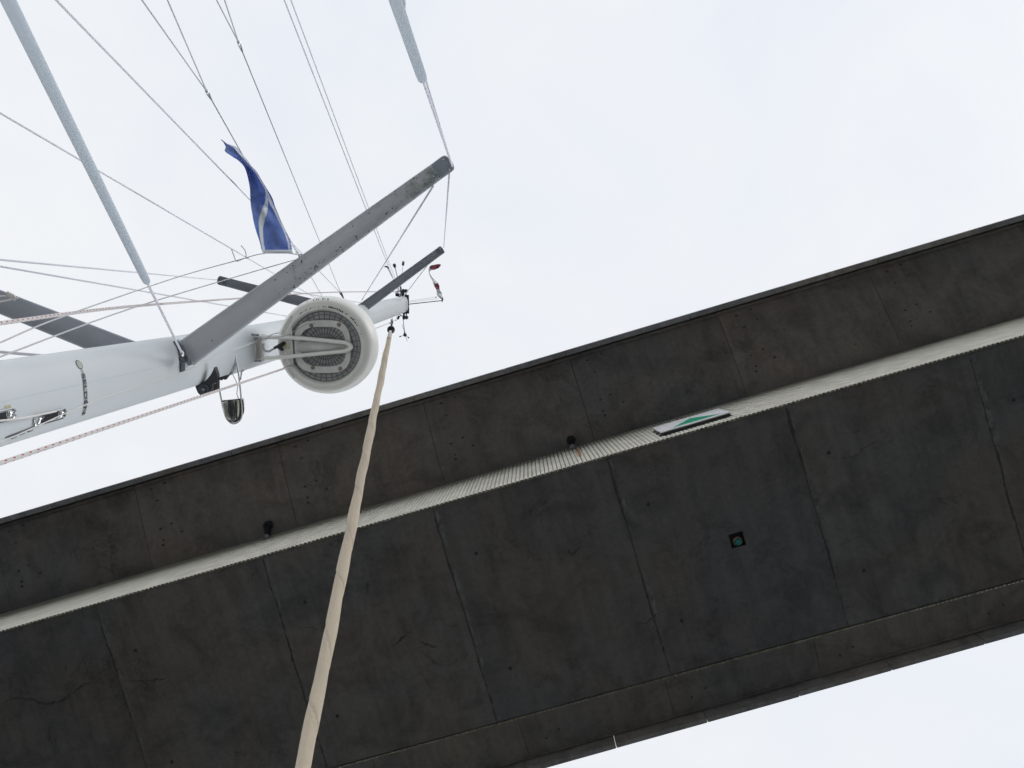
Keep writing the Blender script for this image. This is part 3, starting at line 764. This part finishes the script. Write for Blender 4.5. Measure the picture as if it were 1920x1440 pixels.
# ------------------------------------------------------------------ RADAR
hr = 4.18; Cr = M(614, 648, hr)
rad = thing("radar_dome", Cr, "round white radar dome with grey gridded underside bracketed to the mast", "radar")
rr = 91.5*hr/F*1.005
bm = B()
Cb = Cr - MV*.02
prof = [(rr*.715, -.035), (rr*.74, -.062), (rr*.78, -.068), (rr*.90, -.052), (rr*.965, -.02), (rr*.99, .02), (rr, .06), (rr*.995, .10), (rr*.96, .15), (rr*.85, .185), (rr*.5, .205), (.001, .21)]
lathe(bm, Cb, MV, prof, 96); link("dome_housing", bm, m_dome, rad)
# recessed grid plate
bm = B(); lathe(bm, Cb, MV, [(.001, -.030), (rr*.72, -.030)], 64)
def pol(r, a): return Cb - MV*.032 + MX*r*math.cos(a)+MY*r*math.sin(a)
for r in [rr*x for x in (.16, .26, .36, .46, .56, .64, .705)]:
    tube(bm, [pol(r, a*math.pi/24) - MV*.002 for a in range(49)], .0026, 4, mi=1)
for a in range(36):
    tube(bm, [pol(rr*.16, a*math.pi/18)-MV*.002, pol(rr*.71, a*math.pi/18)-MV*.002], .0024, 4, mi=1)
link("gridded_base", bm, [m_mesh, m_rib], rad, smooth=False)
# rounded frame ring (racetrack)
bm = B(); ring = []; ring2 = []
for k in range(64):
    a = 2*math.pi*k/64; q = .54*rr
    x = math.cos(a); y = math.sin(a); n_ = 3.2
    sx = math.copysign(abs(x)**(2/n_), x); sy = math.copysign(abs(y)**(2/n_), y)
    kx = 1.0 if sx > 0 else 1.15
    ring.append((sx*.52*rr*kx, sy*.53*rr)); ring2.append((sx*.42*rr*kx, sy*.40*rr))
for (a, b), k in ((( ring, ring2), 0),):
    n = len(a)
    V = [[bm.verts.new(Cb+MX*p[0]+MY*p[1]-MV*z) for p in s] for s, z in ((a, .034), (a, .052), (b, .052), (b, .034))]
    for i in range(3):
        for j in range(n): bm.faces.new((V[i][j], V[i][(j+1) % n], V[i+1][(j+1) % n], V[i+1][j]))
link("mounting_frame", bm, m_base, rad, smooth=False)
bm = B()
for x, y in ((-.25, -.42), (.30, -.44), (-.25, .42), (.30, .44)):
    p_ = Cb+MX*x*rr+MY*y*rr-MV*.052; tube(bm, [p_, p_-MV*.008], [.011, .010], 10)
    link("frame_bolt", bm, m_rbolt, rad); bm = B()
bm.free()
bm = B(); box(bm, Cb+MX*(.5*rr*0-.02)-MV*.044, MX*rr*.50, MY*rr*.115, MV*.010, bev=.004); link("centre_web", bm, m_base, rad)
# flat apron on the mast side
bm = B(); pts = []
for k in range(33):
    a = math.radians(90+180*k/32*1.0); pts.append((math.cos(a)*rr*.88, math.sin(a)*rr*.88))
inner = [(-.66*rr, y*rr*.5) for y in (-1, 1)]
pts = [p for p in pts if p[0] < -.60*rr]
V1 = [bm.verts.new(Cb+MX*x+MY*y-MV*.066) for x, y in pts]; V2 = [bm.verts.new(Cb+MX*x+MY*y-MV*.04) for x, y in pts]
bm.faces.new(V1); bm.faces.new(V2)
for i in range(len(pts)): bm.faces.new((V1[i], V1[(i+1) % len(pts)], V2[(i+1) % len(pts)], V2[i]))
link("connector_panel", bm, m_base, rad, smooth=False)
bm = B(); c = M(539, 649, hr-.093); box(bm, c, MX*.0115, MY*.016, MV*.001); link("warning_sticker", bm, m_sticker, rad, smooth=False)
# algae on the dome
bm = B()
for k in range(70):
    a = random.gauss(-1.25, .42); q = random.choice([.80, .80, .81, .95]); 
    if q > .9: a = -1.75+random.uniform(-.25, .3)
    base = Cb+MX*math.cos(a)*rr*q+MY*math.sin(a)*rr*q-MV*(.0695 if q < .9 else .0375)
    r = random.uniform(.0012, .0042)
    vs = [bm.verts.new(base+MX*math.cos(t_)*r*random.uniform(.6, 1.2)+MY*math.sin(t_)*r*1.6*random.uniform(.6, 1.2)) for t_ in [j*math.pi/3 for j in range(6)]]
    bm.faces.new(vs)
link("algae_spots", bm, m_algae, rad, smooth=False, kind="stuff")
# bracket: U-shaped painted bar under the dome
hB = hr-.10
pts = [M(486, 632, hB-.01), M(520, 632.5, hB), M(560, 634, hB), M(600, 637.5, hB), M(640, 641.5, hB), M(651, 643.5, hB), M(657.5, 648.5, hB), M(657.5, 652.5, hB), M(651, 656.5, hB), M(640, 659, hB), M(600, 663, hB), M(560, 667, hB), M(520, 670.5, hB), M(490, 672, hB-.01)]
sm = smooth_rows([tuple(p) for p in pts], 5); bm = B(); tube(bm, [Vector(p) for p in sm], .0115, 10)
for v in bm.verts: pass
link("support_bar", bm, mat("white_bar_paint", (.93, .92, .89), .4), rad)
bm = B()
for (u, v) in ((486, 632), (489, 673)):
    box(bm, M(u, v, hB+.03), MX*.035, MY*.006, MV*.05, bev=.002)
box(bm, M(484, 652, hof(484, 652)), MX*.010, MY*.072, MV*.055, bev=.004)
box(bm, M(490, 652, hof(490, 652, XC+.09)), MX*.006, MY*.055, MV*.02, bev=.004)
link("mast_mount", bm, m_dome, rad)
bm = B()
for (u, v) in ((475, 627.5), (482, 628), (480, 634), (481, 677), (486, 677), (494, 629)):
    p_ = M(u, v, hof(u, v, XC+.085)); tube(bm, [p_-MX*.01, p_+MX*.01], .006, 8)
tube(bm, [M(478, 636, hof(478, 636, XC+.08)), M(482, 655, hof(480, 655, XC+.08)), M(480, 676, hof(480, 676, XC+.08))], .003, 6)
link("mount_bolt", bm, m_alu, rad)
bm = B(); pts = smooth_rows([tuple(M(u, v, h)) for u, v, h in ((494, 645, 4.1), (494, 653, 4.08), (498, 658, 4.06), (505, 658.5, 4.06), (511, 655, 4.06), (517, 652, 4.07))], 5)
tube(bm, [Vector(p) for p in pts], .006, 8)
pts = smooth_rows([tuple(M(u, v, h)) for u, v, h in ((484, 630, 4.15), (500, 635, 4.02), (525, 632, 4.0), (545, 625, 4.02), (560, 616, 4.05), (575, 608, 4.07), (590, 606, 4.08))], 5)
tube(bm, [Vector(p) for p in pts], .0022, 8)
pts = smooth_rows([tuple(M(u, v, h)) for u, v, h in ((472, 627, 4.2), (484, 632, 4.1), (496, 638, 4.05), (508, 628, 4.0), (523, 624, 4.0))], 5)
tube(bm, [Vector(p) for p in pts], .0025, 8); link("radar_cable", bm, m_cord, rad)
bm = B(); tube(bm, [M(514, 652.5, 4.06), M(520, 650, 4.06), M(530, 645, 4.07), M(533, 643, 4.08)], [.007, .009, .012, .010], 10)
tube(bm, [M(521, 651, 4.06), M(527, 654, 4.06), M(530, 656, 4.07)], [.006, .011, .008], 8); link("cable_plug", bm, m_black, rad)

# ------------------------------------------------------------------ mast lamp with steel guard, black block
lp = thing("steaming_light", M(438, 720, 3.7), "steel hoop guard with a half round glass lamp under the mast", "lamp")
hL = 3.75
bm = B(); pts = smooth_rows([tuple(M(u, v, h)) for u, v, h in ((409, 710, hL), (411, 728, hL), (414, 745, hL), (419, 768, hL), (424, 783, hL), (430, 791, hL), (438, 794.5, hL), (447, 791, hL), (452.5, 783, hL), (453.5, 768, hL), (452, 748, hL), (449.5, 720, hL), (446.5, 695, hL-.02), (443.5, 680, hL-.05))], 4)
tube(bm, [Vector(p) for p in pts], .0042, 10); link("guard_hoop", bm, m_steel, lp)
bm = B(); pts = smooth_rows([tuple(M(u, v, h)) for u, v, h in ((441, 661, 3.78), (442, 676, 3.76), (440, 690, 3.74), (436, 699, 3.74), (428, 704, 3.74), (420, 708, 3.74))], 4); tube(bm, [Vector(p) for p in pts], [.007*(1-.5*i/(len(pts)-1)) for i in range(len(pts))], 8)
tube(bm, [M(458, 693, hL), M(453, 697, hL), M(451, 712, hL)], [.006, .005, .004], 8)
tube(bm, [M(436, 701, hL), M(441, 711, hL), M(446, 722, hL), M(444, 738, hL), M(447, 747, hL)], .0022, 6); link("guard_stay", bm, m_steel, lp)
# lamp cup: half-round dish
bm = B(); top = [M(415.5, 751, hL), M(434, 748.5, hL), M(451, 747, hL)]
outl = [(415, 751), (417, 765), (421, 779), (427, 788), (437.5, 792.5), (447, 788.5), (451.5, 779), (452.5, 762), (451.5, 747.5)]
outl = smooth_rows(outl, 4)
cen = (434, 764); rings = []
for dz, k_ in ((0, 1), (.03, .98), (.07, .85), (.10, .55), (.11, .1)):
    rings.append([bm.verts.new(M(cen[0]+(u-cen[0])*k_, cen[1]+(v-cen[1])*k_, hL)+MV*dz) for u, v in outl])
for a, b in zip(rings, rings[1:]):
    for j in range(len(a)): bm.faces.new((a[j], a[(j+1) % len(a)], b[(j+1) % len(a)], b[j]))
link("lamp_reflector", bm, m_chrome, lp)
bm = B(); rings = []
for dz, k_ in ((.02, .93), (-.012, .86), (-.03, .62), (-.036, .3), (-.037, .02)):
    rings.append([bm.verts.new(M(cen[0]+(u-cen[0])*k_, cen[1]+(v-cen[1])*k_, hL)+MV*dz) for u, v in outl])
for a, b in zip(rings, rings[1:]):
    for j in range(len(a)): bm.faces.new((a[j], a[(j+1) % len(a)], b[(j+1) % len(a)], b[j]))
link("lamp_glass", bm, m_lens, lp)
bm = B(); tube(bm, [M(431, 751, hL-.03), M(433, 770, hL-.045), M(437, 790, hL-.03)], [.014, .018, .010], 10); tube(bm, [M(442, 751, hL-.03), M(443, 768, hL-.04), M(444, 787, hL-.03)], .005, 8)
link("lamp_core", bm, m_black, lp)

bk = thing("halyard_block", M(390, 720, 3.55), "black plastic sheave block on a fin shaped base under the mast's edge", "block")
hK = hof(390, 710)
bm = B(); outl = smooth_rows([(403.5, 688), (400, 697), (394, 706), (386, 714), (377, 719.5), (368.5, 721), (370, 729), (374, 737), (381, 741.3), (390, 740), (397, 737.5), (404, 735), (408.5, 728), (409, 710), (408, 700), (403.5, 688)], 3)
V = [[bm.verts.new(M(u, v, hK)+MV*z) for u, v in outl[:-1]] for z in (-.012, .020)]
bm.faces.new(V[0]); bm.faces.new(V[1]); n = len(V[0])
for i in range(n): bm.faces.new((V[0][i], V[0][(i+1) % n], V[1][(i+1) % n], V[1][i]))
link("block_cheek", bm, m_black, bk, smooth=False)
bm = B(); p_ = M(385, 729, hK)-MV*.012; lathe(bm, p_, -MV, [(.001, .004), (.012, .004), (.014, .008), (.024, .008), (.026, .0)], 24); link("sheave", bm, m_cap, bk)
bm = B(); tube(bm, [p_-MV*.004, p_-MV*.014], [.009, .008], 6); tube(bm, [M(397, 732, hK)-MV*.014, M(402, 727, hK)-MV*.014, M(401, 720, hK)-MV*.014, M(408, 717, hK)-MV*.014], .002, 6); link("sheave_bolt", bm, m_alu, bk)
bm = B(); outl = [(410, 708), (419, 705), (428, 702.5), (427, 707), (423, 712), (419, 709.5), (416, 713), (412, 711)]
V = [[bm.verts.new(M(u, v, hK)+MV*z) for u, v in outl] for z in (-.008, .015)]
bm.faces.new(V[0]); bm.faces.new(V[1]); n = len(outl)
for i in range(n): bm.faces.new((V[0][i], V[0][(i+1) % n], V[1][(i+1) % n], V[1][i]))
link("side_cheek", bm, m_black, bk, smooth=False)

# ------------------------------------------------------------------ RIGGING
def ext(a, b, k): return a + (b-a)*k
def wire(name, A, Bp, r, m, label, cat, group=None, e=1.0, d=0.0, seg=7):
    A, Bp = Vector(A), Vector(Bp); Bq = ext(A, Bp, e)
    bm = B(); tube(bm, sag(A, Bq, 14, d) if d else [A, lerp(A, Bq, .5), Bq], r, seg)
    return link(name, bm, m, None, label=label, cat=cat, group=group)
G = "stays and shrouds of the mast"
# covered shroud from the mast's lower spreader root
A = M(345.5, 671, hof(345, 671, XC+.065+.05)); Q = M(15, 0, 1.38); 
e = thing("shroud", A, "thick pale blue plastic covered shroud running from upper left to the spreader root", "shroud", G)
bm = B(); tube(bm, [A, ext(A, Q, 1.5)], .0042, 8); link("shroud_wire", bm, m_wire, e)
kk = None
def t_at(A, Q, v):      # parameter along A->Q whose picture row is v
    lo, hi = 0., 1.
    for _ in range(40):
        m_ = (lo+hi)/2; P = (lerp(A, Q, m_)-CAM); l = R.transposed() @ P; vv = 720 - F*l.y/-l.z
        if vv > v: lo = m_
        else: hi = m_
    return lo
c0 = t_at(A, Q, 531); c1 = t_at(A, Q, 520)
bm = B(); P_ = [lerp(A, Q, t_) for t_ in [c0, lerp(c0, c1, .3)]+[lerp(c1, 1.3, i/40) for i in range(41)]]; tube(bm, P_, [.0055, .011]+[.0125]*41, 20); link("shroud_cover", bm, m_tube, e)
bm = B(); tube(bm, [A-MV*.0, lerp(A, Q, .04)], [.0075, .0065], 10); link("shroud_terminal", bm, m_steel, e)
# covered cap shroud below the lower right spreader tip
A = M(847, 308, HS1); Q = M(741, 0, 2.0)
e = thing("shroud", A, "pale plastic covered shroud leading down left from the long spreader's tip", "shroud", G)
bm = B(); tube(bm, [A, ext(A, Q, 2)], .0045, 8); link("shroud_wire", bm, m_wire, e)
c0 = t_at(A, Q, 151); c1 = t_at(A, Q, 138)
bm = B(); tube(bm, [lerp(A, Q, t_) for t_ in [c0, lerp(c0, c1, .3)]+[lerp(c1, 1.5, i/40) for i in range(41)]], [.006, .0155]+[.0165]*41, 20); link("shroud_cover", bm, m_tube, e)
A2 = M(848, 312, HS1); Q2 = M(752.5, 0, 2.1)
e = thing("shroud", A2, "second thinner shroud close against the covered one at the long spreader's tip", "shroud", G)
bm = B(); tube(bm, [A2, ext(A2, Q2, 2)], .0036, 8); link("shroud_wire", bm, m_wire, e)
c0 = t_at(A2, Q2, 14); bm = B(); tube(bm, [lerp(A2, Q2, c0), lerp(A2, Q2, c0+.02), ext(A2, Q2, 2)], [.006, .010, .010], 14); link("shroud_cover", bm, m_tube, e)

wire("shroud", M(843, 318, HS1), M(832, 464, HS2+.05), .0042, m_wire, "thin wire between the tips of the two right hand spreaders", "shroud", G)
wire("shroud", M(812, 349, HS1), M(678, 563, HS2-.1), .0045, m_wire, "thin wire slanting from the long spreader down to the upper right spreader's root", "shroud", G)
wire("shroud", M(810, 486, HS2+.05), M(743, 574, HT-.15), .005, m_wire, "thin wire from the upper right spreader's tip to the masthead side", "shroud", G)
wire("shroud", M(409, 525, HS2+.03), M(0, 487, HS1+.1), .0050, m_wire, "upper of two wires fanning left from the small dark spreader", "shroud", G, e=1.35)
wire("shroud", M(545, 594, HS2-.1), M(0, 499.5, HS1), .0045, m_wire, "lower of two wires fanning left, ending behind the radar dome", "shroud", G, e=1.3)
wire("shroud", M(450, 531, HS2+.03), M(735, 577, HT-.2), .0048, m_wire, "thin wire from the small dark spreader behind the dome to the masthead", "shroud", G)
wire("shroud", M(130, 671, hof(130, 671, XC-.05)), M(-60, 655, 2.6), .0055, m_wire, "short dark wire meeting the mast's upper edge at the left border", "shroud", G, e=1.4)
# backstays
wire("backstay", M(752, 560, HT), M(533, 0, 4.2), .0042, m_wire, "left one of the parallel pair of wires rising from the masthead", "backstay", G, e=1.6)
wire("backstay", M(754, 558, HT), M(545.5, 0, 4.2), .0036, m_wire, "right one of the parallel pair of wires rising from the masthead", "backstay", G, e=1.6)
# lazy jacks and topping lines
K = M(639, 550, 6.4)
def bridle(P, ups, r, lab, top, kr):
    e = thing("lazy_jack", P, lab, "rigging line", "lazy jack lines joined at the mast")
    bm = B(); tube(bm, [top, P], r, 6); link("lazy_jack_line", bm, m_cord, e)
    for q in ups:
        bm = B(); tube(bm, [P, ext(P, q, 1.5)], r, 6); link("lazy_jack_leg", bm, m_cord, e)
    d = (P-top).normalized(); bm = B(); tube(bm, [P-d*.06, P-d*.03, P-d*.005, P+d*.012], [.004, .0065, .008, .005], 8); link("line_thimble", bm, m_steel, e)
P1 = M(388, 172, 3.1); bridle(P1, [M(266, 0, 2.4), M(314, 0, 2.4)], .0024, "thin forked line passing left of the blue flag down to the dome", M(606, 559, 6.2), 1)
P2 = M(447.5, 80, 3.3); bridle(P2, [M(406, 0, 2.8), M(421, 0, 2.8)], .0024, "thin forked line right of the blue flag, fork near the top edge", M(639, 550, 6.4), 1)
wire("topping_line", K, M(105, 0, 1.9), .0032, m_wire, "long thin line from the top left going down behind the blue flag", "rigging line", G, e=1.4)
wire("topping_line", M(592, 559, 6.1), M(0, 212, 2.2), .0030, m_wire, "long thin line from the left edge under the covered shroud to the dome", "rigging line", G, e=1.3)
bm = B(); tube(bm, [M(637, 546, 6.4), K, M(641, 553, 6.4), M(645, 561, 6.4)], [.006, .012, .009, .004], 8)
link("line_knot", bm, m_cap, None, label="small dark knot joining thin lines just above the dome", cat="knot")
# red flecked ropes
a = [M(-40, 611, 1.66), M(0, 606, 1.75), M(240, 575, 2.75), M(440, 560, 4.6), M(545, 552, 6.0), M(640, 547.5, 7.8), M(745, 547, HT+.02)]
def rope(a, r, lab, nm="rope"):
    pts = [Vector(p) for p in smooth_rows([tuple(p) for p in a], 10)]; bm = B(); tube(bm, pts, r, 12)
    return link(nm, bm, m_rope, None, label=lab, cat="rope", group="red flecked halyards")
rope(a, .0052, "red flecked white rope crossing above the mast and behind the spreaders")
a0, a1 = M(-60, 888, 1.45), M(735, 603, HT-.3)
pts = []
b0, b1 = M(0, 868.5, 1.55), M(530, 692, 3.9)
pw = [ext(b1, b0, 1.15), b0, b1, M(701, 617, 7.6), M(731, 605.5, HT-.2)]
bm = B(); tube(bm, pw, .0052, 12); link("rope", bm, m_rope, None, label="red flecked white rope slanting below the mast and past the lamp hoop", cat="rope", group="red flecked halyards")
# flag halyards
g2 = "flag halyards"
a = [M(-40, 656, 1.5), M(0, 642.5, 1.55), M(122, 592, 1.95), M(335, 519, 2.85), M(442, 489, 3.2), M(490, 476, HS1-.02), M(530, 474, HS1-.02), M(562, 478, HS1-.02)]
pts = [Vector(p) for p in smooth_rows([tuple(p) for p in a], 6)]; bm = B(); tube(bm, pts, .0020, 7)
link("flag_halyard", bm, m_cord, None, label="upper thin white line from the left border to the blue flag's foot", cat="flag line", group=g2)
a = [M(-40, 685, 1.5), M(0, 669, 1.55), M(250, 577, 2.4), M(480, 508, 3.15), M(565, 484, HS1-.02)]
pts = [Vector(p) for p in smooth_rows([tuple(p) for p in a], 6)]; bm = B(); tube(bm, pts, .0021, 7)
link("flag_halyard", bm, m_cord, None, label="lower thin white line from the left border to the long spreader's block", cat="flag line", group=g2)
for lab, pl in (("short stiff cord end sticking up left of the blue flag, left one", ((434, 467), (438, 478), (443, 489.5), (452, 487), (458, 484.5))), ("curved cord end sticking up near the blue flag, right one", ((452, 460.5), (459, 469), (461.5, 478), (461, 484), (466, 484)))):
    pts = [Vector(p) for p in smooth_rows([tuple(M(u, v, 3.25)) for u, v in pl], 4)]; bm = B(); tube(bm, pts, .0022, 6)
    link("cord_end", bm, m_wire, None, label=lab, cat="cord", group="cord ends on the flag halyard")
e = thing("flag_block", M(563, 480, HS1-.03), "tiny steel block on the long spreader where the flag line turns", "block")
bm = B(); hq = HS1-.03
tube(bm, [M(559, 480, hq), M(563, 479, hq), M(567, 477, hq)], [.004, .008, .005], 8); tube(bm, [M(554, 475, hq), M(558, 474.5, hq), M(560, 478, hq)], .0018, 6); tube(bm, [M(561, 487, hq), M(562, 482, hq)], .005, 6)
link("block_body", bm, m_steel, e)
bm = B(); tube(bm, [M(540, 453, hq), M(549, 462, hq), M(557, 475, hq)], .0012, 5); tube(bm, [M(533, 433, hq), M(555, 468, hq), M(562, 476, hq)], .0012, 5); link("block_lashing", bm, m_wire, e)
# thin halyard lying along the mast
a = [(-30, 838), (27, 818), (70, 799), (165, 757), (255, 726), (347, 696), (430, 660), (480, 640), (505, 629)]
P_ = []
for u, v in a: P_.append(M(u, v, hof(u, v, XC+.065+.03)))
pts = [Vector(p) for p in smooth_rows([tuple(p) for p in P_], 6)]; bm = B(); tube(bm, pts, .0018, 7)
link("thin_halyard", bm, m_cloth, None, label="thin white cord running along the face of the mast to the radar bracket", cat="cord")
a = [(-30, 793), (0, 789), (50, 783), (82, 776), (105, 771)]
pts = [Vector(p) for p in smooth_rows([tuple(M(u, v, hof(u, v, XC+.065+.012))) for u, v in a], 5)]; bm = B(); tube(bm, pts, .0030, 8)
link("mast_halyard", bm, m_cloth, None, label="white cord entering the chrome slot low on the mast", cat="cord")

# ------------------------------------------------------------------ FURLED HEADSAIL
Tt = M(733, 617, HT-.12); Bt = M(568, 1440, 4.0)
fs = thing("furled_headsail", Tt, "long furled tan headsail hanging from the masthead across the dark bridge", "sail")
ws = [(632, 8.5), (642, 9), (677, 12), (715, 13), (750, 13), (815, 16.5), (890, 17.5), (965, 21), (1080, 24), (1230, 27), (1330, 30), (1440, 33), (1700, 42)]
def w_at(v):
    if v <= ws[0][0]: return ws[0][1]
    for (a, b), (c, d) in zip(ws, ws[1:]):
        if v <= c: return lerp(b, d, (v-a)/(c-a))
    return ws[-1][1]
def pix(P):
    l = R.transposed() @ (P-CAM); return 960+F*l.x/-l.z, 720-F*l.y/-l.z
pts, rad_ = [], []
n = 460
for i in range(n+1):
    t_ = 1.25*i/n; P = lerp(Tt, Bt, t_); u, v = pix(P)
    if v < 634: continue
    h = (P-CAM).dot(MV); pts.append(P+MX*(.002*math.sin(t_*31)+.0015*math.sin(t_*77))); rad_.append(w_at(v)/2*h/F*.96*(1+.03*math.sin(t_*61)))
def rf(a, s):
    q = ((a/(2*math.pi)) + s/.62) % 1.0; q2 = ((a/(2*math.pi)) + s/.62 + .08*math.sin(s*5)) % 1.0
    return 1.0 + .085*q2 - .03 - (.045 if .03 < q2 < .08 else 0) - (.03 if .16 < q2 < .19 else 0) + .012*math.sin(6*a+s*9)
bm = B(); tube(bm, pts, rad_, 64, rf); sl = link("rolled_sail", bm, m_tan, fs, smooth=False)
bm = B(); pts2 = [lerp(Tt, pts[0], x) for x in (.25, .6, 1)]+[pts[2]]
tube(bm, pts2, [.018, .028, .033, .030], 12, lambda a, s: 1+.1*math.sin(3*a+s*20)); link("sail_head", bm, m_cloth, fs)
sw = M(733, 619, HT-.14); bm = B()
dS = (Bt-Tt).normalized()
lathe(bm, sw-dS*.03, dS, [(.012, -.14), (.016, -.09), (.03, -.05), (.05, -.02), (.055, .0), (.055, .03), (.035, .04), (.02, .06)], 24)
link("furler_swivel", bm, m_black, fs)
bm = B(); tube(bm, [M(734, 596, HT-.02), M(735, 603, HT-.05), M(734, 611, HT-.08)], [.018, .022, .014], 10); tube(bm, [M(730, 606, HT-.05), M(737, 603, HT-.05)], .012, 8); tube(bm, [M(728.5, 624, HT-.14), M(728, 632, HT-.16)], .008, 6)
link("forestay_toggle", bm, m_steel, fs)
